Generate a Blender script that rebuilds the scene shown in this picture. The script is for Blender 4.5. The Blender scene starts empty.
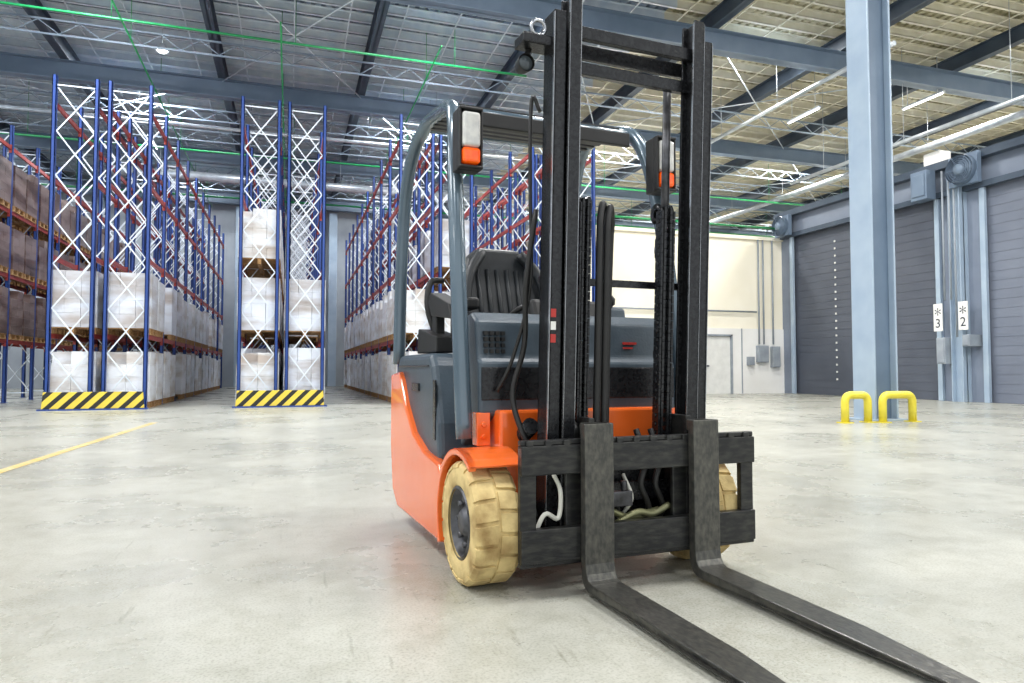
import bpy, math, random
from mathutils import Vector, Matrix
random.seed(7)
S=bpy.context.scene
try:
    S.view_settings.view_transform='Standard'
except Exception as e: print(e)

# ---------------------------------------------------------------- materials
def lin(h):
    h=h.lstrip('#'); o=[]
    for i in (0,2,4):
        c=int(h[i:i+2],16)/255
        o.append(c/12.92 if c<=.04045 else ((c+.055)/1.055)**2.4)
    return (*o,1)
def new_mat(name):
    m=bpy.data.materials.new(name); m.use_nodes=True
    return m,m.node_tree,m.node_tree.nodes['Principled BSDF']
def mat(name,c1,c2=None,scale=6,rough=.5,metal=0,bump=0,bscale=None,lo=.35,hi=.65,stretch=None,spec=None,coat=0,trans=0,emit=None,estr=0):
    m,nt,b=new_mat(name); N=nt.nodes; L=nt.links
    b.inputs['Roughness'].default_value=rough
    b.inputs['Metallic'].default_value=metal
    b.inputs['Base Color'].default_value=lin(c1)
    if coat: b.inputs['Coat Weight'].default_value=coat
    if emit:
        b.inputs['Emission Color'].default_value=lin(emit); b.inputs['Emission Strength'].default_value=estr
    tc=N.new('ShaderNodeTexCoord'); mp=N.new('ShaderNodeMapping')
    L.new(tc.outputs['Object'],mp.inputs[0])
    if stretch: mp.inputs['Scale'].default_value=stretch
    n=N.new('ShaderNodeTexNoise'); n.inputs['Scale'].default_value=scale; n.inputs['Detail'].default_value=6
    L.new(mp.outputs[0],n.inputs['Vector'])
    r=N.new('ShaderNodeValToRGB'); r.color_ramp.elements[0].position=lo; r.color_ramp.elements[1].position=hi
    r.color_ramp.elements[0].color=lin(c1); r.color_ramp.elements[1].color=lin(c2 or c1)
    L.new(n.outputs['Fac'],r.inputs[0]); L.new(r.outputs[0],b.inputs['Base Color'])
    if bump:
        n2=N.new('ShaderNodeTexNoise'); n2.inputs['Scale'].default_value=bscale or scale*4; n2.inputs['Detail'].default_value=4
        L.new(mp.outputs[0],n2.inputs['Vector'])
        bp=N.new('ShaderNodeBump'); bp.inputs['Strength'].default_value=bump; bp.inputs['Distance'].default_value=.01
        L.new(n2.outputs['Fac'],bp.inputs['Height']); L.new(bp.outputs[0],b.inputs['Normal'])
    return m
def worn(name,base,wear,rough=.35,metal=.5,amount=.4,scale=50,stretch=None):
    return mat(name,base,wear,scale,rough,metal,.12,90,lo=amount,hi=amount+.4,stretch=stretch)
M={}
M['orange']=mat('orange_paint','#ee7030','#e8641f',3,.24,0,coat=.6)
M['guard']=mat('guard_paint','#4f606c','#586975',3,.25,.25,coat=.5)
M['panel']=mat('dark_plastic','#38444e','#424f59',8,.38,0,.15,90)
M['black']=worn('black_paint','#202124','#343638',.27,.4)
M['rubber']=mat('black_rubber','#141414','#1e1e1e',10,.5)
M['seat']=mat('seat_vinyl','#1c2023','#262a2e',14,.45,0,.1,80)
M['tyre']=mat('tan_tyre','#94794a','#d2bb82',9,.85,0,.4,40,lo=.3,hi=.58)
M['rim']=mat('rim_paint','#626368','#2c2c2c',12,.4,.5)
M['steel']=mat('steel_rod','#b9bcc0','#9a9da1',8,.25,.9)
M['brass']=mat('hose_pipe','#8a8a62','#77775a',8,.4,.5)
M['cream_metal']=mat('white_pipe','#d6d6cc','#c4c4ba',8,.4)
M['amber']=mat('amber_lens','#ff6a14','#ff5000',30,.15,0,coat=.5,emit='#ff5a10',estr=.2)
M['clear']=mat('clear_lens','#dcdcd6','#c8c8c6',30,.12,0,coat=.5)
M['glass']=mat('lamp_glass','#3a4044','#50585c',20,.08,.3)
M['red']=mat('red_sticker','#b8302a','#a82a24',20,.4)
M['white']=mat('white_paint','#e8e8e4','#dcdcd8',4,.5)
M['white_brace']=mat('white_brace_paint','#e4ebf2','#d6e0ea',4,.4,.1)
M['blue']=mat('blue_rack_paint','#1f3f84','#26478e',4,.4,.1)
M['redbeam']=mat('red_beam_paint','#a03c36','#8e2e2a',4,.45)
M['wood']=mat('pallet_wood','#b08a5c','#8f6c44',14,.8,0,.3,60)
M['yellow']=mat('yellow_paint','#e4d648','#d8c83c',6,.4)
M['bluegrey']=mat('blue_grey_steel','#6b7c90','#748599',2,.45,.1)
M['truss']=mat('pale_truss_paint','#8e9eb0','#a0aebc',2,.45,.1)
M['darkbeam']=mat('dark_steel_beam','#3e4a59','#485564',2,.5,.1)
M['columnblue']=mat('pale_blue_column','#9eb0c3','#abbccb',2,.35,.1)
M['columnweb_shade']=mat('shaded_column_blue','#64768a','#6e8094',2,.4,.1)  # column blue darkened: shade in the recess is painted into the web colour
M['purlin']=mat('galvanised_purlin','#c8d4e0','#dfe6ec',3,.35,.1)
M['purlin2']=mat('cream_purlin','#dedac8','#ece8da',3,.4,.1)
M['green']=mat('green_pipe_paint','#1d8a4c','#23965a',5,.4)
M['duct']=mat('galvanised_duct','#b0b8c0','#ccd2d8',4,.3,.4)
M['concrete_wall']=mat('grey_wall_panel','#a8aeb4','#9aa0a8',1.2,.7)
M['cream']=mat('cream_wall_panel','#f8f2e0','#f2ebd6',.8,.7)
M['whiteband']=mat('white_wall_panel','#f0efec','#e6e5e1',1,.6)
M['greybox']=mat('grey_enclosure','#9aa2aa','#8b939c',4,.45)
M['dock']=mat('dock_wall_panel','#7e8898','#747e8e',1.5,.5)
M['lamp']=mat('lamp_glow','#ffffff','#ffffff',4,.4,emit='#ffffff',estr=6)
M['decal']=mat('navy_lettering','#1a2233','#202a3c',9,.5)

# floor
m,nt,b=new_mat('concrete_floor'); N=nt.nodes; L=nt.links
tc=N.new('ShaderNodeTexCoord')
n1=N.new('ShaderNodeTexNoise'); n1.inputs['Scale'].default_value=.7; n1.inputs['Detail'].default_value=9; n1.inputs['Roughness'].default_value=.62
n2=N.new('ShaderNodeTexNoise'); n2.inputs['Scale'].default_value=6; n2.inputs['Detail'].default_value=14; n2.inputs['Roughness'].default_value=.8
n3=N.new('ShaderNodeTexNoise'); n3.inputs['Scale'].default_value=110; n3.inputs['Detail'].default_value=6
for n in (n1,n2,n3): L.new(tc.outputs['Object'],n.inputs['Vector'])
def ramp(n,a,ca,b2,cb):
    r=N.new('ShaderNodeValToRGB'); r.color_ramp.elements[0].position=a; r.color_ramp.elements[1].position=b2
    r.color_ramp.elements[0].color=lin(ca); r.color_ramp.elements[1].color=lin(cb); L.new(n.outputs['Fac'],r.inputs[0]); return r
r1=ramp(n1,.38,'#a5a59b',.62,'#b6b6ac'); r2=ramp(n2,.34,'#dcdbd4',.56,'#ffffff'); r3=ramp(n3,.34,'#d2d1cd',.52,'#ffffff')
mx=N.new('ShaderNodeMix'); mx.data_type='RGBA'; mx.blend_type='MULTIPLY'; mx.inputs[0].default_value=.75
mx2=N.new('ShaderNodeMix'); mx2.data_type='RGBA'; mx2.blend_type='MULTIPLY'; mx2.inputs[0].default_value=.7
L.new(r1.outputs[0],mx.inputs[6]); L.new(r2.outputs[0],mx.inputs[7]); L.new(mx.outputs[2],mx2.inputs[6]); L.new(r3.outputs[0],mx2.inputs[7])
mp=N.new('ShaderNodeMapping'); mp.inputs['Scale'].default_value=(1.2,.12,1); mp.inputs['Rotation'].default_value=(0,0,.5); L.new(tc.outputs['Object'],mp.inputs[0])
n4=N.new('ShaderNodeTexNoise'); n4.inputs['Scale'].default_value=22; n4.inputs['Detail'].default_value=5; L.new(mp.outputs[0],n4.inputs['Vector'])
r4=ramp(n4,.27,'#c0bfb6',.36,'#ffffff')
mx3=N.new('ShaderNodeMix'); mx3.data_type='RGBA'; mx3.blend_type='MULTIPLY'; mx3.inputs[0].default_value=.6
L.new(mx2.outputs[2],mx3.inputs[6]); L.new(r4.outputs[0],mx3.inputs[7]); L.new(mx3.outputs[2],b.inputs['Base Color'])
mr=N.new('ShaderNodeMapRange'); mr.inputs[1].default_value=.3; mr.inputs[2].default_value=.7; mr.inputs[3].default_value=.22; mr.inputs[4].default_value=.36
L.new(n1.outputs['Fac'],mr.inputs[0]); L.new(mr.outputs[0],b.inputs['Roughness'])
M['floor']=m

def stripe_mat():
    m,nt,b=new_mat('hazard_stripes'); N=nt.nodes; L=nt.links
    tc=N.new('ShaderNodeTexCoord'); sp=N.new('ShaderNodeSeparateXYZ'); L.new(tc.outputs['Object'],sp.inputs[0])
    a=N.new('ShaderNodeMath'); a.operation='SUBTRACT'; L.new(sp.outputs[0],a.inputs[0]); L.new(sp.outputs[2],a.inputs[1])
    s=N.new('ShaderNodeMath'); s.operation='MULTIPLY'; s.inputs[1].default_value=3.6; L.new(a.outputs[0],s.inputs[0])
    f=N.new('ShaderNodeMath'); f.operation='FRACT'; L.new(s.outputs[0],f.inputs[0])
    g=N.new('ShaderNodeMath'); g.operation='GREATER_THAN'; g.inputs[1].default_value=.55; L.new(f.outputs[0],g.inputs[0])
    mx=N.new('ShaderNodeMix'); mx.data_type='RGBA'; mx.inputs[6].default_value=lin('#e2c848'); mx.inputs[7].default_value=lin('#20221f')
    L.new(g.outputs[0],mx.inputs[0]); L.new(mx.outputs[2],b.inputs['Base Color']); b.inputs['Roughness'].default_value=.5
    return m
M['stripe']=stripe_mat()

def carton_mat(name,ca,cb,cm):
    m,nt,b=new_mat(name); N=nt.nodes; L=nt.links
    tc=N.new('ShaderNodeTexCoord'); oi=N.new('ShaderNodeObjectInfo')
    n=N.new('ShaderNodeTexNoise'); n.inputs['Scale'].default_value=1.3; n.inputs['Detail'].default_value=5; n.noise_dimensions='4D'
    mp=N.new('ShaderNodeMapping'); mp.inputs['Scale'].default_value=(.7,.7,2.2)
    L.new(tc.outputs['Object'],mp.inputs[0]); L.new(mp.outputs[0],n.inputs['Vector'])
    mu=N.new('ShaderNodeMath'); mu.operation='MULTIPLY'; mu.inputs[1].default_value=50; L.new(oi.outputs['Random'],mu.inputs[0]); L.new(mu.outputs[0],n.inputs['W'])
    r=N.new('ShaderNodeValToRGB'); r.color_ramp.elements[0].position=.36; r.color_ramp.elements[1].position=.58
    r.color_ramp.elements[0].color=lin(ca); r.color_ramp.elements[1].color=lin(cb)
    e=r.color_ramp.elements.new(.47); e.color=lin(cm)
    L.new(n.outputs['Fac'],r.inputs[0]); L.new(r.outputs[0],b.inputs['Base Color'])
    b.inputs['Roughness'].default_value=.28
    w=N.new('ShaderNodeTexNoise'); w.inputs['Scale'].default_value=3; w.inputs['Distortion'].default_value=2
    m3=N.new('ShaderNodeMapping'); m3.inputs['Scale'].default_value=(1,1,5); L.new(tc.outputs['Object'],m3.inputs[0]); L.new(m3.outputs[0],w.inputs['Vector'])
    bp=N.new('ShaderNodeBump'); bp.inputs['Strength'].default_value=.12; bp.inputs['Distance'].default_value=.02
    L.new(w.outputs['Fac'],bp.inputs['Height']); L.new(bp.outputs[0],b.inputs['Normal'])
    return m
M['carton']=carton_mat('wrapped_white_cartons','#beb2a8','#eaeef4','#d6d5d4')
M['carton3']=carton_mat('wrapped_grey_cartons','#b0a8a4','#dce2ec','#c6c6ca')
M['carton2']=carton_mat('wrapped_brown_cartons','#42302c','#7c6c68','#5c4843')

M['deck']=mat('insulated_roof_deck','#55647a','#a8b8c8',1.2,.35,.15,lo=.45,hi=.75,stretch=(.5,4,1))
M['deck2']=mat('cream_roof_deck','#8a8466','#e6e0c8',1.2,.4,.1,lo=.4,hi=.68,stretch=(.5,4,1))

# ---------------------------------------------------------------- builder
ORG={}
class B:
    def __init__(s): s.v=[]; s.f=[]; s.sm=[]
    def add(s,vs,fs,smooth=False):
        o=len(s.v); s.v+= [tuple(p) for p in vs]
        for f in fs: s.f.append([i+o for i in f]); s.sm.append(smooth)
        return s
    def box(s,x0,x1,y0,y1,z0,z1):
        vs=[Vector((x,y,z)) for x in (x0,x1) for y in (y0,y1) for z in (z0,z1)]
        return s.add(vs,[(0,1,3,2),(4,6,7,5),(0,4,5,1),(2,3,7,6),(0,2,6,4),(1,5,7,3)])
    def bar(s,p0,p1,w,h):
        p0=Vector(p0);p1=Vector(p1); d=(p1-p0).normalized()
        up=Vector((0,0,1)) if abs(d.z)<.95 else Vector((0,1,0))
        a=d.cross(up).normalized(); u=a.cross(d).normalized()
        vs=[p+a*i*w/2+u*j*h/2 for p in (p0,p1) for i,j in ((-1,-1),(1,-1),(1,1),(-1,1))]
        return s.add(vs,[(0,1,2,3),(7,6,5,4),(0,4,5,1),(1,5,6,2),(2,6,7,3),(3,7,4,0)])
    def tube(s,pts,r,seg=12,closed=False,r2=None,cap=True):
        pts=[Vector(p) for p in pts]; n=len(pts)
        tan=[]
        for i in range(n):
            a=pts[(i-1)%n] if (closed or i>0) else pts[i]; c=pts[(i+1)%n] if (closed or i<n-1) else pts[i]
            tan.append((c-a).normalized())
        ref=Vector((0,0,1)) if abs(tan[0].z)<.9 else Vector((1,0,0))
        nrm=(ref-tan[0]*ref.dot(tan[0])).normalized()
        vs=[]
        for i in range(n):
            nrm=(nrm-tan[i]*nrm.dot(tan[i])).normalized(); bi=tan[i].cross(nrm)
            ra=r if r2 is None else r+(r2-r)*i/(n-1)
            for k in range(seg):
                a=2*math.pi*k/seg
                vs.append(pts[i]+(nrm*math.cos(a)+bi*math.sin(a))*ra)
        fs=[]
        for i in range(n if closed else n-1):
            j=(i+1)%n
            for k in range(seg):
                l=(k+1)%seg; fs.append((i*seg+k,i*seg+l,j*seg+l,j*seg+k))
        o=len(s.v); s.add(vs,fs,True)
        if cap and not closed:
            s.f.append([o+k for k in range(seg)][::-1]); s.sm.append(False)
            s.f.append([o+(n-1)*seg+k for k in range(seg)]); s.sm.append(False)
        return s
    def cyl(s,p0,p1,r,seg=16,r2=None): return s.tube([p0,p1],r,seg,r2=r2)
    def prism(s,poly,axis,a,b):
        def mk(p,t):
            return {'x':(t,p[0],p[1]),'y':(p[0],t,p[1]),'z':(p[0],p[1],t)}[axis]
        n=len(poly); vs=[mk(p,a) for p in poly]+[mk(p,b) for p in poly]
        fs=[tuple(range(n))[::-1],tuple(range(n,2*n))]+[(i,(i+1)%n,n+(i+1)%n,n+i) for i in range(n)]
        return s.add(vs,fs)
    def lathe(s,prof,c,axis='x',seg=48,smooth=True):
        vs=[];c=Vector(c)
        for a,r in prof:
            for k in range(seg):
                t=2*math.pi*k/seg; u,w=r*math.cos(t),r*math.sin(t)
                vs.append(c+Vector({'x':(a,u,w),'y':(u,a,w),'z':(u,w,a)}[axis]))
        fs=[]
        for i in range(len(prof)-1):
            for k in range(seg):
                l=(k+1)%seg; fs.append((i*seg+k,i*seg+l,(i+1)*seg+l,(i+1)*seg+k))
        return s.add(vs,fs,smooth)
    def done(s,name,m,parent=None,org=(0,0,0),bevel=0,seg=2,rot=None):
        me=bpy.data.meshes.new(name); o=Vector(org)
        me.from_pydata([tuple(Vector(v)-o) for v in s.v],[],s.f)
        me.polygons.foreach_set('use_smooth',s.sm); me.update()
        import bmesh
        bm=bmesh.new(); bm.from_mesh(me); bmesh.ops.recalc_face_normals(bm,faces=bm.faces); bm.to_mesh(me); bm.free()
        me.materials.append(M[m] if isinstance(m,str) else m)
        ob=bpy.data.objects.new(name,me); S.collection.objects.link(ob)
        place(ob,parent,o,rot)
        if bevel:
            md=ob.modifiers.new('bevel','BEVEL'); md.width=bevel; md.segments=seg; md.limit_method='ANGLE'; md.angle_limit=math.radians(40)
        return ob
def place(ob,parent,o,rot=None):
    ob.parent=parent
    ob.location=Vector(o)-(ORG.get(parent.name,Vector((0,0,0))) if parent else Vector((0,0,0)))
    if rot: ob.rotation_euler=rot
    ORG[ob.name]=Vector(o)
def empty(name,loc,rotz=0,parent=None):
    e=bpy.data.objects.new(name,None); e.empty_display_size=.2; S.collection.objects.link(e)
    e.location=loc; e.rotation_euler=(0,0,rotz)
    if parent: e.parent=parent
    ORG[e.name]=Vector((0,0,0)); return e
def tag(o,label,cat,group=None):
    o['label']=label; o['category']=cat
    if group: o['group']=group
    return o
def struct(o,label=None):
    o['kind']='structure'
    if label: o['label']=label
    return o
def cr(pts,n=8):
    pts=[Vector(p) for p in pts]; P=[pts[0]*2-pts[1]]+pts+[pts[-1]*2-pts[-2]]; out=[]
    for i in range(1,len(P)-2):
        for k in range(n):
            t=k/n; a,b,c,d=P[i-1],P[i],P[i+1],P[i+2]
            out.append(.5*((2*b)+(-a+c)*t+(2*a-5*b+4*c-d)*t*t+(-a+3*b-3*c+d)*t**3))
    out.append(pts[-1]); return out
def text(s,size,loc,rot,m,parent,name='lettering',ext=.002):
    cu=bpy.data.curves.new('t','FONT'); cu.body=s; cu.size=size; cu.extrude=ext; cu.align_x='CENTER'; cu.align_y='CENTER'
    t=bpy.data.objects.new('t',cu); S.collection.objects.link(t)
    bpy.context.view_layer.update()
    me=bpy.data.meshes.new_from_object(t.evaluated_get(bpy.context.evaluated_depsgraph_get()))
    bpy.data.objects.remove(t); me.materials.clear(); me.materials.append(M[m])
    o=bpy.data.objects.new(name,me); S.collection.objects.link(o); o.parent=parent; o.location=loc; o.rotation_euler=rot
    return o
def copy_tree(ob,loc,parent=None):
    c=ob.copy(); S.collection.objects.link(c); c.parent=parent
    if loc is not None: c.location=loc
    for ch in ob.children: copy_tree(ch,None,c)
    return c

# ---------------------------------------------------------------- camera
cam=bpy.data.cameras.new('camera'); cam.lens=24; cam.sensor_width=36; cam.clip_end=200
co=bpy.data.objects.new('camera',cam); S.collection.objects.link(co)
co.location=(0,0,.85); co.rotation_euler=(math.radians(90+2.35),0,math.radians(-18)); S.camera=co

# ---------------------------------------------------------------- room
RZ=10.0
struct(B().box(-14,30,-10,36,-.2,0).done('floor','floor'),'light grey mottled polished concrete floor')
struct(B().box(-14,30,36,36.3,0,RZ+.4).done('wall_back','concrete_wall'),'grey panel back wall')
struct(B().box(-14.3,-14,-10,36.3,0,RZ+.4).done('wall_left','concrete_wall'),'grey panel side wall')
struct(B().box(30,30.3,-10,36.3,0,RZ+.4).done('wall_right','cream'),'cream panel side wall')
def deck(x0,x1,name,m,lab):
    poly=[];p=.25; x=x0
    while x<x1-1e-6:
        poly+=[(x,RZ),(x+.13,RZ),(x+.155,RZ+.05),(min(x+.225,x1),RZ+.05)]; x+=p
    poly+=[(x1,RZ),(x1,RZ+.15),(x0,RZ+.15)]
    struct(B().prism(poly,'y',-10,36).done(name,m),lab)
deck(-14,9,'ceiling','deck','blue grey ribbed metal roof deck')
deck(9,30,'ceiling_upper','deck2','cream ribbed metal roof deck')

def purlins(xa,xb,mm,lab):
    pur=B()
    for a,b_,z0,z1 in ((0,.08,RZ-.2,RZ-.185),(0,.012,RZ-.2,RZ),(-.06,.012,RZ-.015,RZ)):
        pur.box(xa,xb,a,b_,z0,z1)
    c=((xa+xb)/2,0,RZ-.1)
    p0=pur.done('roof_purlin',mm,org=c); y=9.5; first=True
    while y<35.8:
        o=p0 if first else p0.copy()
        if not first: S.collection.objects.link(o)
        first=False
        o.location=(c[0],y,RZ-.1); tag(o,lab,'roof purlin','roof purlins'); y+=.62
purlins(-14,9,'purlin','galvanised steel roof purlin under blue grey deck')
purlins(9,30,'purlin2','cream steel roof purlin under metal deck')
for x in [-12+1.333*i for i in range(31)]:
    o=B().box(x-.015,x+.015,9,35.9,RZ-.225,RZ-.2).done('purlin_tie','purlin' if x<9 else 'purlin2',org=(x,20,RZ-.21)); tag(o,'thin steel tie strip under the roof purlins','roof tie','purlin ties')
def ibeam(b,axis,a0,a1,c,z0,z1,w,t=.025):
    if axis=='y':
        b.box(c-w/2,c+w/2,a0,a1,z0,z0+t); b.box(c-w/2,c+w/2,a0,a1,z1-t,z1); b.box(c-t/2,c+t/2,a0,a1,z0,z1)
    else:
        b.box(a0,a1,c-w/2,c+w/2,z0,z0+t); b.box(a0,a1,c-w/2,c+w/2,z1-t,z1); b.box(a0,a1,c-t/2,c+t/2,z0,z1)
    return b
for i,x in enumerate((-10,-6,-2,2,6,10,14,18,22,26)):
    o=ibeam(B(),'y',5,36,x,RZ-.62,RZ-.2,.22).done('roof_rafter','darkbeam',org=(x,20,RZ-.4))
    tag(o,'dark blue grey steel I-beam rafter','roof beam','roof rafters')
for y in (14.5,21.5,28.5,35.3):
    o=ibeam(B(),'x',-14,30,y,RZ-1.15,RZ-.62,.3).done('roof_girder','bluegrey',org=(8,y,RZ-.9))
    tag(o,'blue grey steel girder carrying the roof rafters','roof girder','roof girders')
for y in (18.9,24,26.2,30.8,33.2):
    t_=B().bar((-14,y,RZ-.66),(30,y,RZ-.66),.04,.04).bar((-14,y,RZ-1.02),(30,y,RZ-1.02),.04,.04)
    k=0; x=-14
    while x<29.6:
        z0,z1=(RZ-.68,RZ-1.0) if k%2==0 else (RZ-1.0,RZ-.68)
        t_.bar((x,y,z0),(x+.45,y,z1),.018,.018); x+=.45; k+=1
    o=t_.done('roof_truss','truss',org=(8,y,RZ-1)); tag(o,'slim grey open-web lattice truss under the roof','roof truss','lattice roof trusses')
for (x0,y0,x1,y1) in ((10,14.5,18,21.5),(18,14.5,10,21.5),(10,21.5,18,28.5),(18,21.5,10,28.5),(-10,21.5,-2,28.5),(-2,21.5,-10,28.5),(2,21.5,6,28.5),(18,21.5,26,28.5),(26,21.5,18,28.5),(18,28.5,26,35),(6,14.5,10,21.5),(-2,14.5,2,21.5),(2,14.5,-2,21.5)):
    o=B().cyl((x0,y0,RZ-.64),(x1,y1,RZ-.64),.02,8).done('roof_brace','purlin',org=((x0+x1)/2,(y0+y1)/2,RZ-.64))
    tag(o,'thin galvanised steel cross brace under the roof','roof brace','roof braces')
def pipe(pts,r,m,label,cat='pipe',name='overhead_pipe',hang=True):
    b=B().tube(pts,r,10)
    if hang and pts[0][2]>6.9 and abs(pts[0][2]-pts[-1][2])<.01:
        a,c=Vector(pts[0]),Vector(pts[-1]); n=max(1,int((c-a).length/4))
        for k in range(n+1):
            p=a+(c-a)*(k+.5)/(n+1); b.cyl(p,(p.x,p.y,RZ-.03),.008,6)
    o=b.done(name,m,org=pts[0]); return tag(o,label,cat)
pipe([(-13.9,17.2,8.8),(6,17.2,8.8)],.03,'green','thin green sprinkler pipe below the roof')
pipe([(-13.9,24.8,8.2),(29.9,24.8,8.2)],.035,'green','thin green sprinkler pipe below the roof')
pipe([(-13.9,30,7.9),(29.9,30,7.9)],.04,'green','thin green sprinkler pipe below the roof')
pipe([(8.2,20.2,5.9),(16.8,20.2,5.9)],.04,'green','thin green pipe above the cream wall')
for x in (-3.7,-.3,3.4):
    pipe([(x,16,8.7),(x,35.5,8.7)],.02,'green','thin green pipe running along the racks')
pipe([(-6.1,27,7.9),(6.5,27,7.9)],.17,'duct','round galvanised ventilation duct','duct','ventilation_duct')
pipe([(-13,22.9,8.4),(7.5,22.9,8.4)],.06,'duct','slim galvanised pipe below the roof','duct','ventilation_duct')
pipe([(16.2,10,7.2),(16.2,19,7.2)],.06,'duct','round galvanised pipe above the loading doors','duct','ventilation_duct')
pipe([(13.2,12,8.4),(13.2,20,8.4)],.06,'duct','round galvanised pipe above the loading doors','duct','ventilation_duct')
pipe([(20.5,12,8.4),(20.5,30,8.4)],.12,'duct','round galvanised duct under the cream roof','duct','ventilation_duct')
for (x,y) in ((15,17),(17.5,15),(4.4,22),(-4.6,26)):
    o=B().box(x-.05,x+.05,y-.7,y+.7,8.7,8.75).cyl((x,y-.5,8.75),(x,y-.5,RZ-.03),.01,6).cyl((x,y+.5,8.75),(x,y+.5,RZ-.03),.01,6).done('strip_light','duct',org=(x,y,8.7))
    B().cyl((x,y-.66,8.68),(x,y+.66,8.68),.022,10).done('fluorescent_tube','lamp',o,org=(x,y,8.68))
    tag(o,'slim suspended fluorescent strip light','strip light','suspended strip lights')

for x in (-8.5,-2.4,2.0,7.5):
    o=B().box(x-.2,x+.2,35.55,35.98,0,RZ-1.2).done('building_column','columnblue',org=(x,35.75,0),bevel=.01)
    tag(o,'pale steel column against the back wall','column','back wall columns')

# cream annex
struct(B().box(8,17.2,20.5,20.7,2.3,5.5).box(8,17.2,20.4,20.75,5.5,5.62).done('wall_annex','cream'),'cream insulated panel wall')
lo=B().box(8,13.6,20.46,20.7,0,2.3).box(14.8,17.2,20.46,20.7,0,2.3).box(13.6,14.8,20.46,20.7,2.02,2.3)
struct(lo.done('wall_annex_lower','whiteband'),'white lower wall panels')
struct(B().box(8,17.2,20.7,36,5.4,5.5).done('ceiling_annex','whiteband'))
for x in (9.6,11.6,13.2,15.2):
    struct(B().box(x-.02,x+.02,20.44,20.47,0,2.3).done('trim_1','greybox'))
d=struct(B().box(13.6,14.8,20.5,20.56,0,2.02).done('door_1','white',bevel=.005),'white steel personnel door')
B().box(13.6,13.66,20.42,20.5,0,2.08).box(14.74,14.8,20.42,20.5,0,2.08).box(13.6,14.8,20.42,20.5,2.02,2.08).done('door_frame','greybox',d)
B().box(13.72,13.86,20.46,20.5,.95,1.0).box(13.71,13.77,20.485,20.5,.88,1.08).done('door_handle','decal',d)
for (x,z,w,h) in ((16.0,1.4,.42,.6),(16.55,1.3,.3,.75),(15.5,1.15,.22,.3)):
    o=B().box(x-w/2,x+w/2,20.28,20.46,z-h/2,z+h/2).box(x-w/2+.03,x+w/2-.03,20.265,20.28,z-h/2+.03,z+h/2-.03).done('electrical_box','greybox',org=(x,20.4,z),bevel=.008)
    tag(o,'grey electrical cabinet on the wall','electrical box','wall electrical boxes')
for x in (15.9,16.1,16.5):
    pipe([(x,20.4,1.75),(x,20.4,5.5)],.03,'greybox','vertical grey conduit on the wall','conduit','wall_conduit')
pipe([(8.3,20.4,2.9),(15.8,20.4,2.9)],.03,'greybox','horizontal grey conduit on the wall','conduit','wall_conduit')

# dock wall
dk=B().box(17,17.3,-6,20.5,5.6,6.3).box(17,17.3,12.9,14.1,0,5.6).box(17,17.3,20.0,20.5,0,5.6).box(17,17.3,7.2,7.6,0,5.6).box(17,17.3,-6,2,0,5.6)
struct(dk.done('wall_dock','dock'),'blue grey panel wall with loading doors')
struct(B().box(16.75,17.4,-6,20.6,6.3,6.5).box(16.85,17.0,-6,20.5,5.55,5.7).done('trim_2','darkbeam'))
def dockdoor(y0,y1,name,m1,lab):
    b=B(); z=0
    while z<5.5:
        b.box(17.085,17.12,y0,y1,z+.004,min(z+.236,5.6)); z+=.24
    b.box(17.1,17.2,y0,y1,0,5.6)
    return struct(b.done(name,m1),lab)
M['dockdoor']=mat('dock_door_dark','#515763','#494f5b',1,.5)
M['dockdoor2']=mat('dock_door_light','#767d8b','#6c7381',1,.45)
dockdoor(14.1,20.0,'door_2','dockdoor','dark grey ribbed sectional loading door')
dockdoor(7.6,12.9,'door_3','dockdoor2','grey ribbed sectional loading door')
dockdoor(2,7.2,'door_4','dockdoor2','grey ribbed sectional loading door')
for i,y in enumerate((14.15,19.9,12.85,7.7)):
    struct(B().box(16.9,17.0,y-.07,y+.07,0,5.55).done('trim_3','columnblue',bevel=.01),'pale metal door guide rail')
b_=B()
for k in range(20): b_.box(17.06,17.085,18.0,18.05,.5+k*.24,.56+k*.24)
b_.done('rivet_row','white',bpy.data.objects['door_2'])
col=B().box(16.72,17.0,13.32,13.35,0,6.3).box(16.72,17.0,13.63,13.66,0,6.3).box(16.84,16.87,13.32,13.66,0,6.3)
tag(col.done('door_post','columnblue',org=(16.85,13.5,0)),'pale blue steel post between two loading doors','post')
def sign(y,z,ch):
    o=B().box(16.6,16.62,y-.13,y+.13,z-.37,z+.37).box(16.62,16.72,y-.02,y+.02,z-.3,z+.3).done('dock_sign','white',org=(16.61,y,z))
    text('*',.46,(-.012,0,.06),(math.pi/2,0,-math.pi/2),'decal',o,ext=.001)
    text(ch,.34,(-.012,0,-.17),(math.pi/2,0,-math.pi/2),'decal',o,ext=.001)
    tag(o,'white sign with a star and dark number %s'%ch,'sign')
sign(13.92,2.25,'3'); sign(13.2,2.25,'2')
for (y,z,h,w) in ((13.82,1.35,.7,.26),(13.1,1.6,.3,.2)):
    o=B().box(16.55,17.0,y-w/2,y+w/2,z-h/2,z+h/2).box(16.53,16.55,y-w/2+.03,y+w/2-.03,z-h/2+.03,z+h/2-.03).done('door_control_box','greybox',org=(16.6,y,z),bevel=.01)
    tag(o,'grey door control box on a post','control box','door control boxes')
for y in (13.42,13.56,13.75):
    pipe([(16.66,y,2.7 if y>13.5 else 1.7),(16.66,y,6.2)],.025,'greybox','thin vertical conduit beside the loading door','conduit','wall_conduit')
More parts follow.
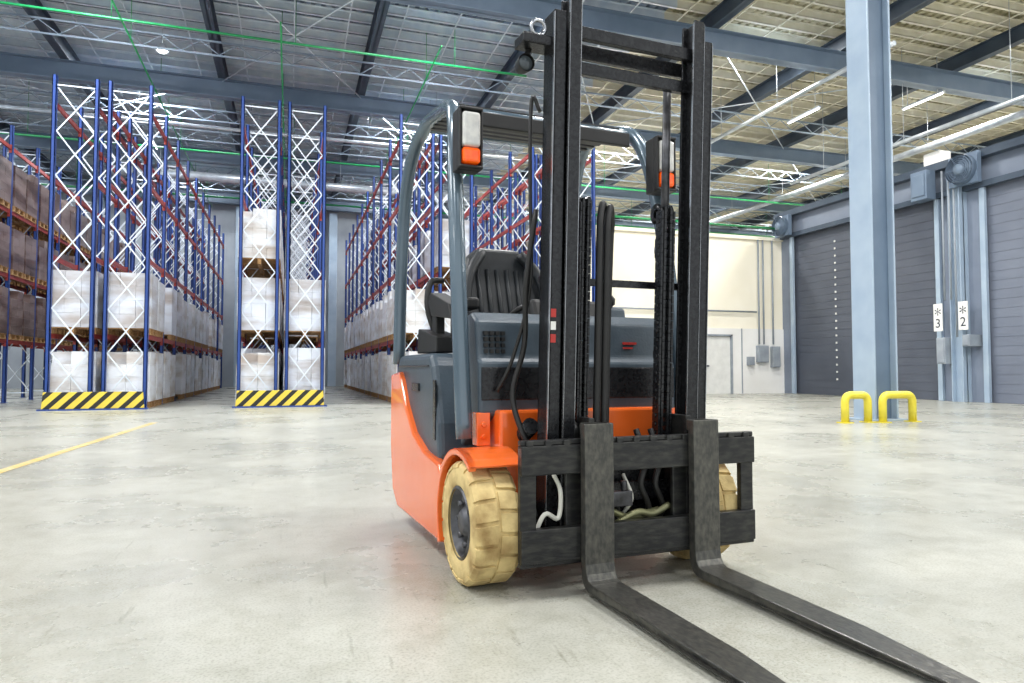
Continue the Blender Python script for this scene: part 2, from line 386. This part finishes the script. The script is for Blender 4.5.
def fan(y,z,r):
    b=B().lathe([(-.25,r),(0,r*1.02),(0,r),(-.22,r*.94)],(16.7,y,z),'x',32)
    for k in range(1,7): b.lathe([(-.27,r*k/7),(-.25,r*k/7+.02),(-.23,r*k/7)],(16.7,y,z),'x',28)
    for k in range(6):
        a=k*math.pi/3; b.bar((16.46,y,z),(16.46,y+r*math.cos(a),z+r*math.sin(a)),.02,.02)
    b.box(16.6,16.74,y-r*1.05,y+r*1.05,z-r*1.05,z+r*1.05).lathe([(0,.001),(0,.14),(.06,.14)],(16.42,y,z),'x',16)
    o=b.done('wall_fan','bluegrey',org=(16.6,y,z)); 
    tag(o,'round grey blue ventilation fan with wire guard','fan','wall fans')
fan(13.1,6.05,.38); fan(20.0,5.95,.34)
o=B().box(16.4,16.74,14.0,14.5,5.5,6.3).box(16.37,16.4,14.05,14.45,5.6,6.2).done('heater_unit','bluegrey',org=(16.5,14.3,6),bevel=.02); tag(o,'blue grey rectangular air heater unit','heater')
o=B().box(16.78,17.2,13.9,14.4,6.5,6.85).done('junction_box','whiteband',org=(17,14.2,6.5),bevel=.02); tag(o,'white box on top of the door wall','junction box')

# big column
c=B().box(9.2,9.235,8.9,9.36,0,RZ-.62).box(9.665,9.7,8.9,9.36,0,RZ-.62).box(9.1,9.8,8.82,9.46,0,.03)
colo=c.done('steel_column','columnblue',org=(9.45,9.13,0),bevel=.006)
B().box(9.235,9.665,9.02,9.05,0.03,RZ-.62).done('column_web','columnweb_shade',colo,org=(9.45,9.13,0))
tag(colo,'tall pale blue steel H-section column','column')
def guard(p0,p1,h=.5,lab=''):
    p0=Vector(p0);p1=Vector(p1); u=Vector((0,0,1)); d=(p1-p0).normalized(); r=.11
    pts=[p0,p0+u*(h-r-.06)]
    for k in range(1,6):
        a=k*math.pi/10; pts.append(p0+u*(h-r-.06)+d*(r-r*math.cos(a))+u*r*math.sin(a))
    for k in range(0,6):
        a=math.pi/2-k*math.pi/10; pts.append(p1+u*(h-r-.06)-d*(r-r*math.cos(a))+u*r*math.sin(a))
    pts+=[p1]
    b=B().tube(pts,.062,12)
    for p in (p0,p1): b.box(p.x-.09,p.x+.09,p.y-.09,p.y+.09,0,.015)
    o=b.done('column_guard','yellow',org=p0); tag(o,'yellow bent tube guard around the column base','guard rail','column guards')
guard((8.40,8.72,0),(8.86,8.72,0)); guard((9.06,8.62,0),(9.68,8.62,0))

struct(B().add([(-2.45,4,.003),(-2.35,4,.003),(-2.0,12.2,.003),(-2.1,12.2,.003)],[(0,1,2,3)]).done('trim_4',mat('faded_yellow_line','#c9a850','#b9ad84',5,.5)),'faded yellow floor line')

# ---------------------------------------------------------------- racks
Y0=16.7; BAY=1.92; NB=9; H=7.15; D=.88
def make_frame():
    b=B()
    for x in (0,D-.08):
        b.box(x,x+.08,-.05,-.035,0,H).box(x,x+.015,-.05,.05,0,H).box(x+.065,x+.08,-.05,.05,0,H)
        b.box(x-.03,x+.11,-.08,.08,0,.01)
    fr=b.done('upright_frame','blue')
    w=B(); z=.25; n=7; st=(H-.5)/n
    for k in range(n):
        a,b2=(.09,D-.09) if k%2==0 else (D-.09,.09)
        w.bar((a,0,z),(b2,0,z+st),.018,.026)
        w.bar((b2,.02,z),(a,.02,z+st),.018,.026)
        z+=st
    w.bar((.09,0,.2),(D-.09,0,.2),.018,.026); w.bar((.09,0,H-.2),(D-.09,0,H-.2),.018,.026)
    w.done('bracing','white_brace',fr); return fr
frame=make_frame()
beam=B().box(-.022,.022,.05,BAY-.05,-.1,0).box(-.03,.03,.05,.08,-.18,.03).box(-.03,.03,BAY-.08,BAY-.05,-.18,.03).done('load_beam','redbeam')
LV=(1.62,3.3,4.95,6.6)
def rack(x,lab,first=False,nb=NB,y0=Y0):
    r=empty('pallet_rack',(x,y0,0)); tag(r,lab,'rack','pallet racking rows')
    for i in range(nb+1): copy_tree(frame,(0,i*BAY,0),r)
    for i in range(nb):
        for z in LV:
            for xx in (.04,D-.04):
                c=beam.copy(); S.collection.objects.link(c); c.parent=r; c.location=(xx,i*BAY,z)
    return r
RX=[-7.75,-4.9,-3.85,-1.15,-.12,2.5,3.5,5.95,6.9]
for x in RX: rack(x,'tall blue pallet rack with white bracing and red beams')
for o in (frame,beam):
    for ch in list(o.children): bpy.data.objects.remove(ch)
    bpy.data.objects.remove(o)
for x0,x1 in ((-4.86,-2.96),(-1.15,.76),(2.45,4.45),(5.85,7.8)):
    o=B().prism([(x0+.0,.03),(x1,.03),(x1-.03,.38),(x0+.03,.38)],'y',16.36,16.42).done('rack_end_guard','stripe',org=((x0+x1)/2,16.4,0),bevel=.006)
    B().box(x0-.06,x1+.06,16.3,16.55,0,.03).box(x0+.1,x0+.2,16.42,16.5,.03,.3).box(x1-.2,x1-.1,16.42,16.5,.03,.3).done('guard_base','blue',o,org=((x0+x1)/2,16.4,0))
    tag(o,'black and yellow striped barrier protecting the rack end','rack guard','rack end guards')
def make_load(mm,hh,seed,ny=2,nx=3,nz=5):
    rd=random.Random(seed)
    e=bpy.data.objects.new('pallet_load',None); S.collection.objects.link(e); ORG[e.name]=Vector((0,0,0))
    p=B()
    for yy in (-.38,-.24,-.1,.04,.18,.3): p.box(-.46,.46,yy,yy+.09,.12,.14)
    for xx in (-.45,-.04,.37):
        for yy in (-.38,-.05,.29): p.box(xx,xx+.08,yy,yy+.1,.02,.12)
        p.box(xx,xx+.08,-.38,.39,0,.02)
    p.done('wooden_pallet','wood',e)
    b=B(); w,d_,h=.93/nx,.8/ny,(hh-.14)/nz
    for i in range(nx):
        for j in range(ny):
            for k in range(nz):
                if k==nz-1 and rd.random()<.1: continue
                jx,jy=rd.uniform(-.003,.003),rd.uniform(-.004,.004)
                x=-.465+i*w+jx; y=-.40+j*d_+jy; z=.14+k*h
                b.box(x+.001,x+w-.001,y+.001,y+d_-.001,z+.001,z+h-.001)
    b.done('wrapped_cartons',mm,e,bevel=.004)
    return e
W=[make_load('carton',1.3,1),make_load('carton3',1.36,2,nz=4),make_load('carton',1.24,3,nx=2,nz=4),make_load('carton2',1.3,9),make_load('carton2',1.2,12)]
rd=random.Random(3)
def fill(x,levels,kinds,prob,y0=Y0,nb=NB):
    for z in levels:
        for i in range(nb):
            for j in range(2):
                if rd.random()>prob and i>0: continue
                src=W[rd.choice(kinds)]
                c=copy_tree(src,(x+D/2,y0+i*BAY+.52+j*.88,z))
                tag(c,'pallet of film-wrapped %s cartons in the racking'%('white' if src in W[:3] else 'dark brown'),'pallet load','palletised loads in racking')
for x in (-4.9,-3.85): fill(x,(0,1.62),(0,1,2),.97)
fill(-1.15,(0,1.62,3.3),(0,1,2),.95,nb=5); fill(-.12,(0,1.62),(0,1,2),.95,nb=5)
fill(2.5,(0,1.62),(0,1,2),.9)
fill(3.5,(0,1.62,3.3),(0,1,2),.9,nb=3)
fill(-7.75,(1.62,3.3,4.95),(3,4),.98)
for e in W:
    for ch in list(e.children): bpy.data.objects.remove(ch)
    bpy.data.objects.remove(e)

# ---------------------------------------------------------------- lights
def area(x,y,z,sx,sy,e,col=(1,1,1),rot=(0,0,0),name='skylight_and_fill'):
    l=bpy.data.lights.new(name,'AREA'); l.shape='RECTANGLE'; l.size=sx; l.size_y=sy; l.energy=e; l.color=col
    o=bpy.data.objects.new(name,l); S.collection.objects.link(o); o.location=(x,y,z); o.rotation_euler=rot
    return o
for x in (-12,-4.4,4,12,20,27):
    for y in (-5,2,9,15.5,23.1,31.3):
        if y<11: area(x,y,RZ-.25,2.4,1.6,580 if y>-4 else 320,(1,.99,.98))  # near rows: out of view, added as fill light on truck and foreground
        else: area(x,y,RZ-.24,1.3,1.0,520,(1,.97,.92) if x>8 else (.92,.96,1))
def highbay(x,y,z):
    o=B().lathe([(.22,.04),(.2,.07),(.1,.12),(0,.16),(.01,.15),(.1,.11)],(x,y,z),'z',24).cyl((x,y,z+.2),(x,y,RZ-.03),.012,6).done('high_bay_lamp','duct',org=(x,y,z))
    B().lathe([(-.03,.001),(-.02,.08),(.03,.13),(.06,.12)],(x,y,z),'z',24).done('lamp_diffuser','lamp',o,org=(x,y,z))
    tag(o,'round high bay lamp hanging under the roof','ceiling lamp','high bay lamps')
highbay(-3.3,19.6,9.2)
wd=bpy.data.worlds.new('world'); S.world=wd; wd.use_nodes=True
wd.node_tree.nodes['Background'].inputs[0].default_value=(.94,.975,1,1); wd.node_tree.nodes['Background'].inputs[1].default_value=1.25

# ---------------------------------------------------------------- FORKLIFT
F=empty('forklift',(1.25,2.70,0),math.radians(4)); tag(F,'orange and dark grey electric forklift with black mast','forklift')
HW=.595
prof=[(.32,.09),(1.25,.09),(1.36,.16),(1.42,.42),(1.42,.82),(1.20,.84),(1.12,.80),(1.01,.66),(.84,.53),(.62,.46),(.36,.43),(.29,.36),(.305,.2)]
secs=[(-HW,-.07),(-HW+.03,-.02),(-HW+.12,0),(HW-.12,0),(HW-.03,-.02),(HW,-.07)]
vs=[];n=len(prof)
for x,dy in secs:
    for y,z in prof:
        yy=y+(dy if y>1.15 else 0); vs.append((x,yy,z))
fs=[tuple(range(n))[::-1],tuple(range(n*5,n*6))]
for s_ in range(5):
    for i in range(n):
        j=(i+1)%n; fs.append((s_*n+i,s_*n+j,(s_+1)*n+j,(s_+1)*n+i))
ch=B().add(vs,fs)
ch.box(-.42,.42,.04,.32,.18,.68)
ch.done('chassis','orange',F,bevel=.012)
for sx in (-1,1):
    b=B(); ro,ri=.302,.29; P=[]
    for k in range(19):
        a=math.radians(-26+k*(150)/18); P.append((.01+math.cos(a)*1,math.sin(a)))
    poly=[(ro*c_,.235+ro*s_) for c_,s_ in P]+[(ri*c_,.235+ri*s_) for c_,s_ in P[::-1]]
    x0,x1=sorted((sx*.40,sx*.62)); b.prism(poly,'x',x0,x1)
    x0,x1=sorted((sx*.59,sx*.62)); 
    poly2=[(ro*c_,.235+ro*s_) for c_,s_ in P]+[(.275*c_,.235+.275*s_) for c_,s_ in P[::-1]]
    b.prism(poly2,'x',x0,x1)
    b.done('fender','orange',F,org=(sx*.52,0,.4),bevel=.005)
    B().box(sx*.47-.03,sx*.47+.03,.10,.16,.53,.67).cyl((sx*.47,.09,.62),(sx*.47,.1,.62),.013,8).cyl((sx*.47,.09,.57),(sx*.47,.1,.57),.011,8).done('pillar_bracket','orange',F,org=(sx*.47,.13,.6),bevel=.006)
hood=B().prism([(.44,.42),(1.32,.42),(1.34,.86),(1.28,.93),(.62,.93),(.56,.87),(.46,.6)],'x',-HW+.03,HW-.03)
hoodo=hood.done('battery_hood','panel',F,org=(0,.9,.6),bevel=.03,seg=3)
B().box(-HW+.02,-HW+.04,.62,1.26,.865,.872).box(-HW+.02,-HW+.04,.80,.94,.74,.78).done('hood_trim','black',hoodo,org=(-.58,.9,.7),bevel=.003)
B().box(-HW+.026,-HW+.032,.5,.54,.52,.80).done('hood_seam','black',hoodo,org=(-.58,.5,.7))
B().box(-.55,.55,.26,.6,.43,.46).done('step_plate','rubber',F,org=(0,.4,.45),bevel=.004)
cw=B().prism([(.10,.66),(.36,.50),(.40,.98),(.35,1.08),(.22,1.10),(.15,1.06),(.125,.90),(.10,.88)],'x',-.49,.49)
cowl=cw.done('front_cowl','panel',F,org=(0,.25,.8),bevel=.022,seg=3)
g=B()
for i in range(4):
    for j in range(4): g.box(-.46+i*.026,-.444+i*.026,.118,.15,.92+j*.026,.936+j*.026)
g.done('vent_grille','rubber',cowl,org=(-.4,.12,.95))
B().box(.225,.29,.118,.14,.965,.976).box(.225,.27,.118,.14,.945,.953).done('warning_sticker','red',cowl,org=(.2,.12,.95))
B().box(-.48,.48,.095,.115,.72,.86).done('cowl_lower_panel','black',cowl,org=(0,.11,.8),bevel=.004)
B().prism([(.22,1.08),(.36,1.08),(.34,1.17),(.27,1.18)],'x',-.18,.18).done('instrument_hood','rubber',cowl,org=(0,.3,1.1),bevel=.02)
st=B().cyl((.0,.36,1.0),(.0,.55,1.10),.035).tube([( .0+.16*math.cos(a),.56+.16*math.sin(a)*.9,1.12+.16*math.sin(a)*-.4) for a in [2*math.pi*k/32 for k in range(32)]],.014,8,closed=True)
for a in (0,2.1,4.2): st.cyl((.0,.56,1.12),(.0+.16*math.cos(a),.56+.16*math.sin(a)*.9,1.12+.16*math.sin(a)*-.4),.012,8)
st.done('steering_wheel','rubber',F,org=(.0,.56,1.12))
seat=B().prism([(.62,.95),(1.08,.95),(1.11,1.04),(1.06,1.08),(.66,1.10),(.60,1.06)],'x',-.25,.25).done('seat','seat',F,org=(0,.9,1),bevel=.03,seg=3)
ol=[(-.27,1.0),(-.28,1.2),(-.25,1.38),(-.20,1.5),(-.12,1.57),(.12,1.57),(.20,1.5),(.25,1.38),(.28,1.2),(.27,1.0)]
vs=[];
for t_ in (0,1):
    for (x,z) in ol: vs.append((x,1.02+(z-1.0)*.28+t_*.10-abs(x)*.12*(1-t_),z))
n=len(ol); fs=[tuple(range(n))[::-1],tuple(range(n,2*n))]+[(i,(i+1)%n,n+(i+1)%n,n+i) for i in range(n)]
B().add(vs,fs).done('backrest','seat',seat,org=(0,1.15,1.3),bevel=.03,seg=3)
rb=B()
for i in range(6):
    x=-.15+i*.06; rb.tube([(x,1.0,1.06),(x,1.055,1.25),(x,1.115,1.43)],.014,10)
for sx in (-1,1): rb.tube(cr([(sx*.23,.99,1.05),(sx*.245,1.02,1.22),(sx*.21,1.06,1.4),(sx*.12,1.12,1.53)],5),.03,10)
rb.done('backrest_bolster','seat',seat,org=(0,1.15,1.3))
for sx in (-1,1):
    B().box(sx*.31-.035,sx*.31+.035,.7,1.08,1.16,1.22).box(sx*.31-.02,sx*.31+.02,.98,1.06,.95,1.18).done('armrest','rubber',seat,org=(sx*.31,.9,1.2),bevel=.015)
cs=B().prism([(.5,.92),(.9,.92),(.86,1.14),(.56,1.18)],'x',.34,.50).done('control_console','panel',F,org=(.44,.7,1.),bevel=.015)
lv=B()
for i in range(2):
    lv.cyl((.39+i*.05,.62,1.15),(.39+i*.05,.60,1.2),.008,8); lv.lathe([(-.03,.004),(-.02,.018),(.01,.02),(.03,.004)],(.39+i*.05,.6,1.22),'z',10)
lv.done('control_levers','rubber',cs,org=(.44,.6,1.2))
gb=B().prism([(.80,.94),(1.2,.94),(1.18,1.08),(.80,1.02)],'x',-.48,-.34)
gb.prism([(.62,1.10),(.98,1.14),(1.05,1.22),(1.0,1.27),(.66,1.18)],'x',-.46,-.37).box(-.44,-.39,.95,1.03,1.0,1.2)
gb.tube(cr([(-.42,.66,1.14),(-.43,.62,1.22),(-.43,.63,1.3)],5),.016,8).lathe([(-.04,.004),(-.03,.026),(.02,.026),(.04,.004)],(-.43,.63,1.31),'z',12)
gb.tube(cr([(-.40,1.1,1.05),(-.44,1.12,1.2),(-.42,1.14,1.34),(-.34,1.16,1.36)],5),.02,8)
gb.done('side_restraint','rubber',seat,org=(-.44,1.1,1.1),bevel=.012)
def rail(sx):
    return cr([(sx*.545,.13,.56),(sx*.55,.17,.95),(sx*.545,.24,1.4),(sx*.53,.33,1.8),(sx*.51,.40,2.0),(sx*.49,.52,2.12),(sx*.48,.75,2.17),(sx*.49,.97,2.18),(sx*.52,1.14,2.08),(sx*.54,1.25,1.85),(sx*.55,1.31,1.4),(sx*.555,1.33,.88)],6)
og=B()
for sx in (-1,1): og.tube(rail(sx),.036,14)
og.tube([(-.49,.48,2.09),(.49,.48,2.09)],.026,10); og.tube([(-.48,1.0,2.18),(.48,1.0,2.18)],.03,10)
guardo=og.done('overhead_guard','guard',F,org=(0,.8,2.1))
gbars=B()
for k in range(6):
    y=.54+k*.078; gbars.box(-.48,.48,y,y+.03,2.11+.008*k,2.15+.008*k)
gbars.done('guard_roof_bars','rubber',guardo,org=(0,.8,2.15))
B().box(-.45,.45,.42,.45,2.01,2.08).done('guard_front_bar','rubber',guardo,org=(0,.45,2.06),bevel=.005)
for sx in (-1,1):
    x=sx*.51-(.01 if sx>0 else -.005); w=.054
    h=B().box(x-w,x+w,.20,.27,1.72,1.99).box(x-w,x-w+.01,.165,.2,1.72,1.99).box(x+w-.01,x+w,.165,.2,1.72,1.99).box(x-w,x+w,.16,.2,1.976,1.99).box(x-w,x+w,.16,.2,1.72,1.734).cyl((x,.24,1.85),(sx*.53,.33,1.85),.02,8).done('combination_lamp','rubber',F,org=(x,.24,1.86),bevel=.008)
    B().box(x-w+.013,x+w-.013,.155,.2,1.815,1.968).done('clear_lens','clear',h,org=(x,.18,1.9),bevel=.014,seg=3)
    B().box(x-w+.013,x+w-.013,.155,.2,1.742,1.811).done('amber_lens','amber',h,org=(x,.18,1.77),bevel=.014,seg=3)
def wheel(x,y,r,w,name='front_wheel',sx=-1):
    c=(x,y,r)
    hub=B()
    s=sx
    hub.lathe([(s*w*.5,.128*r/.235),(s*w*.47,.142*r/.235),(s*w*.42,.125*r/.235),(s*w*.28,.115*r/.235),(s*w*.26,.07),(s*w*.32,.06),(s*w*.42,.045),(s*w*.44,.035),(s*w*.44,.001)],c,'x',32)
    hub.lathe([(-s*w*.45,.13*r/.235),(-s*w*.3,.001)],c,'x',32)
    for k in range(8):
        a=k*math.pi/4; yy,zz=y+.09*math.cos(a),r+.09*math.sin(a)
        hub.cyl((x+s*w*.20,yy,zz),(x+s*w*.38,yy,zz),.012,6)
    ho=hub.done(name,'rim',F,org=c)
    h=w/2
    t=B().lathe([(-h+.01,.13*r/.235),(-h,.15*r/.235),(-h,r*.87),(-h+.01,r*.94),(-h+.03,r*.965),(0,r*.968),(h-.03,r*.965),(h-.01,r*.94),(h,r*.87),(h,.15*r/.235),(h-.01,.13*r/.235)],c,'x',64)
    nl=18
    for k in range(nl):
        for side in (-1,1):
            a=2*math.pi*(k+(.5 if side>0 else 0))/nl; da=2*math.pi/nl*.41
            vs=[]
            for aa in (a-da,a+da):
                for (xx,rr) in ((side*.005,r*.95),(side*.005,r),(side*(h-.018),r),(side*(h-.001),r*.95),(side*(h+.003),r*.89),(side*(h-.03),r*.87)):
                    sh=.2*(abs(xx)/h)*da
                    vs.append((x+xx,y+rr*math.cos(aa+sh),r+rr*math.sin(aa+sh)))
            t.add(vs,[(0,1,2,3,4,5),(11,10,9,8,7,6)]+[(i,(i+1)%6,6+(i+1)%6,6+i) for i in range(6)])
    t.done('tyre','tyre',ho,org=c,bevel=.002)
wheel(-.52,.01,.243,.18,sx=-1); wheel(.50,.01,.243,.18,sx=1)
wheel(0,1.15,.2,.16,'rear_wheel',sx=-1)
B().cyl((-.43,0,.24),(.43,0,.24),.07,16).box(-.15,.15,-.03,.2,.15,.4).done('drive_axle','black',F,org=(0,0,.24))

# ---- mast (centre offset)
MX=.08
MO=(MX,-.08,.2); TILT=(math.radians(2.8),0,0)
def O(b):
    b.v=[(v[0]+MX,v[1],v[2]) for v in b.v]; return b
mb=B()
for s in (-1,1):
    def bx(a,b2,y0,y1,z0,z1):
        x0,x1=sorted((s*a,s*b2)); mb.box(x0,x1,y0,y1,z0,z1)
    bx(.365,.377,-.14,-.04,.08,2.27); bx(.325,.377,-.14,-.128,.08,2.27); bx(.325,.377,-.052,-.04,.08,2.27)
mb.box(-.377,.377,-.04,-.015,2.14,2.20).box(-.377,.377,-.04,-.015,1.2,1.23).box(-.377,.377,-.04,.02,.3,.42)
mast=O(mb).done('mast','black',F,org=MO,bevel=.003,rot=TILT)
ib=B()
for s in (-1,1):
    def bx(a,b2,y0,y1,z0,z1):
        x0,x1=sorted((s*a,s*b2)); ib.box(x0,x1,y0,y1,z0,z1)
    bx(.290,.302,-.155,-.07,.12,2.34); bx(.268,.318,-.16,-.147,.12,2.34); bx(.268,.318,-.08,-.068,.12,2.34)
ib.box(-.3,.3,-.13,-.10,2.18,2.23).box(-.3,.3,-.1,-.07,2.05,2.10).box(-.3,.3,-.1,-.07,.3,.38)
O(ib).done('inner_mast','black',mast,org=MO,bevel=.003)
rs=B()
for s in (-1,1):
    x0,x1=sorted((s*.2665,s*.2685)); rs.box(x0,x1,-.158,-.149,.15,2.33)
    x0,x1=sorted((s*.318,s*.3195)); rs.box(x0,x1,-.162,-.149,.15,2.33)
    x0,x1=sorted((s*.376,s*.3785)); rs.box(x0,x1,-.142,-.13,.1,2.26)
O(rs).done('roller_track','steel',mast,org=MO)
for s in (-1,1):
    O(B().cyl((s*.225,-.03,.2),(s*.225,-.03,1.38),.034,16).cyl((s*.225,-.03,1.34),(s*.225,-.03,1.42),.042,16).cyl((s*.225,-.03,.9),(s*.225,-.03,.93),.041,16)).done('lift_cylinder','black',mast,org=(s*.2,-.04,.8))
    O(B().cyl((s*.225,-.03,1.36),(s*.225,-.03,1.385),.044,16)).done('cylinder_collar','steel',mast,org=(s*.2,-.04,1.37))
    O(B().cyl((s*.225,-.03,1.4),(s*.225,-.03,2.1),.018,12)).done('cylinder_rod','rim',mast,org=(s*.2,-.04,1.7))
    c=B(); z=.45; kx=.215 if s<0 else .18; q=.75 if s<0 else 1
    while z<1.5:
        c.box(s*kx-.034*q,s*kx-.025*q,-.125,-.08,z,z+.034).box(s*kx+.025*q,s*kx+.034*q,-.125,-.08,z,z+.034)
        c.box(s*kx-.02*q,s*kx-.009*q,-.125,-.08,z+.018,z+.052).box(s*kx+.009*q,s*kx+.02*q,-.125,-.08,z+.018,z+.052)
        c.cyl((s*kx-.038*q,-.10,z+.026),(s*kx+.038*q,-.10,z+.026),.009,8); z+=.036
    O(c).done('lift_chain','black',mast,org=(s*.15,-.12,1))
    O(B().lathe([(-.03,.02),(-.03,.045),(-.015,.036),(.015,.036),(.03,.045),(.03,.02)],(s*kx,-.075,1.52),'x',24)).done('chain_pulley','black',mast,org=(s*.15,-.08,1.5))
for xx,dz in ((-.155,0),(-.12,-.012)):
    O(B().tube(cr([(xx,-.13,.5),(xx,-.13,1.0),(xx,-.13,1.38+dz),(xx+.008,-.12,1.48+dz),(xx+.03,-.1,1.535+dz),(xx+.055,-.07,1.48+dz),(xx+.062,-.05,1.38),(xx+.062,-.04,1.0),(xx+.062,-.04,.5)],6),.014,12)).done('hydraulic_hose','rubber',mast,org=(xx,-.1,1))
O(B().tube(cr([(-.39,-.02,1.5),(-.42,0,1.2),(-.41,.03,.95),(-.45,.05,.75),(-.43,.0,.6),(-.38,-.02,.5)],6),.012,10)).done('hydraulic_hose','rubber',mast,org=(-.42,0,1))
O(B().tube(cr([(-.38,-.02,1.9),(-.41,.0,1.95),(-.41,0,1.6),(-.40,0,1.2),(-.45,.05,.9),(-.5,.1,.75)],6),.008,8)).done('hydraulic_hose','rubber',mast,org=(-.42,0,1))
O(B().box(-.50,-.36,-.12,-.02,2.13,2.17)).done('mast_bracket','black',mast,org=(-.45,-.08,2.15),bevel=.006)
hl=O(B().lathe([(.07,.001),(.07,.02),(.04,.03),(0,.035),(-.01,.035)],(-.465,-.06,2.07),'y',24).cyl((-.465,-.03,2.07),(-.44,-.05,2.15),.012,8)).done('work_lamp','rubber',mast,org=(-.5,-.08,2.06))
O(B().lathe([(-.008,.001),(-.008,.024),(0,.031)],(-.465,-.06,2.07),'y',24)).done('lamp_glass','glass',hl,org=(-.5,-.08,2.06))
O(B().tube([(-.43+.03*math.cos(a),-.1,2.2+.03*math.sin(a)) for a in [2*math.pi*k/20 for k in range(20)]],.008,8,closed=True)).done('lifting_eye','steel',mast,org=(-.42,-.1,2.2))
for k,(z,m_) in enumerate(((1.06,'red'),(1.01,'white'),(.96,'red'))):
    O(B().box(-.372,-.35,-.143,-.141,z,z+.033)).done('mast_decal',m_,mast,org=(-.39,-.19,z))
for s in (-1,1):
    B().cyl((s*.34+.03,.2,.5),(s*.34+.03,-.03,.62),.035,14).done('tilt_cylinder','black',F,org=(s*.36,.1,.55))
# ---- carriage
CX=.085
cb=B()
cb.box(-.54,.54,-.275,-.235,.455,.565).box(-.54,.54,-.265,-.235,.565,.585)
for k in range(14): cb.box(-.52+k*.077,-.49+k*.077,-.275,-.25,.56,.585)
cb.box(-.54,.54,-.275,-.235,.13,.255).box(-.54,.54,-.265,-.235,.115,.13)
for s in (-1,1):
    x0,x1=sorted((s*.475,s*.54)); cb.box(x0,x1,-.262,-.235,.25,.46)
    x0,x1=sorted((s*.215,s*.24)); cb.box(x0,x1,-.24,-.08,.12,.66)
    x0,x1=sorted((s*.15,s*.34)); cb.box(x0,x1,-.235,-.215,.14,.56)
    cb.cyl((s*.24,-.12,.22),(s*.265,-.12,.22),.045,16).cyl((s*.24,-.12,.6),(s*.265,-.12,.6),.045,16)
cb.v=[(v[0]+CX,v[1],v[2]) for v in cb.v]
car=cb.done('fork_carriage',worn('worn_black_steel','#262728','#444440',.36,.45,.42,34,stretch=(.5,1,1.6)),F,org=(CX,-.25,.12),bevel=.004)
B().tube(cr([(-.39,-.22,.2),(-.34,-.225,.3),(-.28,-.22,.28),(-.27,-.22,.38),(-.30,-.22,.45)],6),.009,8).done('carriage_hose','cream_metal',car,org=(-.4,-.22,.3))
B().tube(cr([(-.04,-.2,.22),(.08,-.2,.27),(.16,-.2,.26),(.24,-.2,.29)],6),.014,8).tube(cr([(-.04,-.18,.29),(.06,-.18,.25),(.2,-.18,.27)],6),.014,8).done('carriage_hose','brass',car,org=(0,-.2,.22))
B().tube(cr([(.04,-.15,.25),(.06,-.2,.33),(.05,-.15,.42)],6),.008,8).done('carriage_hose','cream_metal',car,org=(0,-.2,.3))
for k,x in enumerate((-.08,-.03,.12,.19)):
    B().tube(cr([(x,-.14,.6),(x+.02,-.18,.48),(x-.01,-.19,.38),(x+.04,-.17,.28),(x+.03,-.12,.2)],6),.013,8).done('carriage_hose','rubber',car,org=(x,-.15,.4))
B().box(-.06,.06,-.21,-.17,.3,.36).cyl((-.03,-.19,.36),(-.03,-.19,.4),.014,8).cyl((.03,-.19,.36),(.03,-.19,.4),.014,8).done('hose_fitting','rim',car,org=(0,-.19,.33),bevel=.004)
forkm=worn('worn_fork_steel','#434341','#62615a',.3,.55,.36,70,stretch=(1,.5,.5))
def fork(x):
    w=.0625
    outer=[(-.275,.645),(-.275,.10),(-.283,.06),(-.30,.035),(-.33,.022),(-1.0,.018),(-1.48,.018)]
    inner=[(-1.48,.028),(-1.0,.048),(-.36,.058),(-.335,.065),(-.322,.085),(-.316,.12),(-.312,.645)]
    b=B().prism(outer+inner,'x',x-w,x+w)
    b.box(x-w+.01,x+w-.01,-.312,-.25,.60,.645)
    o=b.done('fork',forkm,car,org=(x,-.3,.3),bevel=.004)
    for v in o.data.vertices:
        yy=v.co.y-.3
        if yy<-1.3: v.co.x*=.55
    return o
fork(-.15); fork(.345)
print('objects',len(bpy.data.objects))
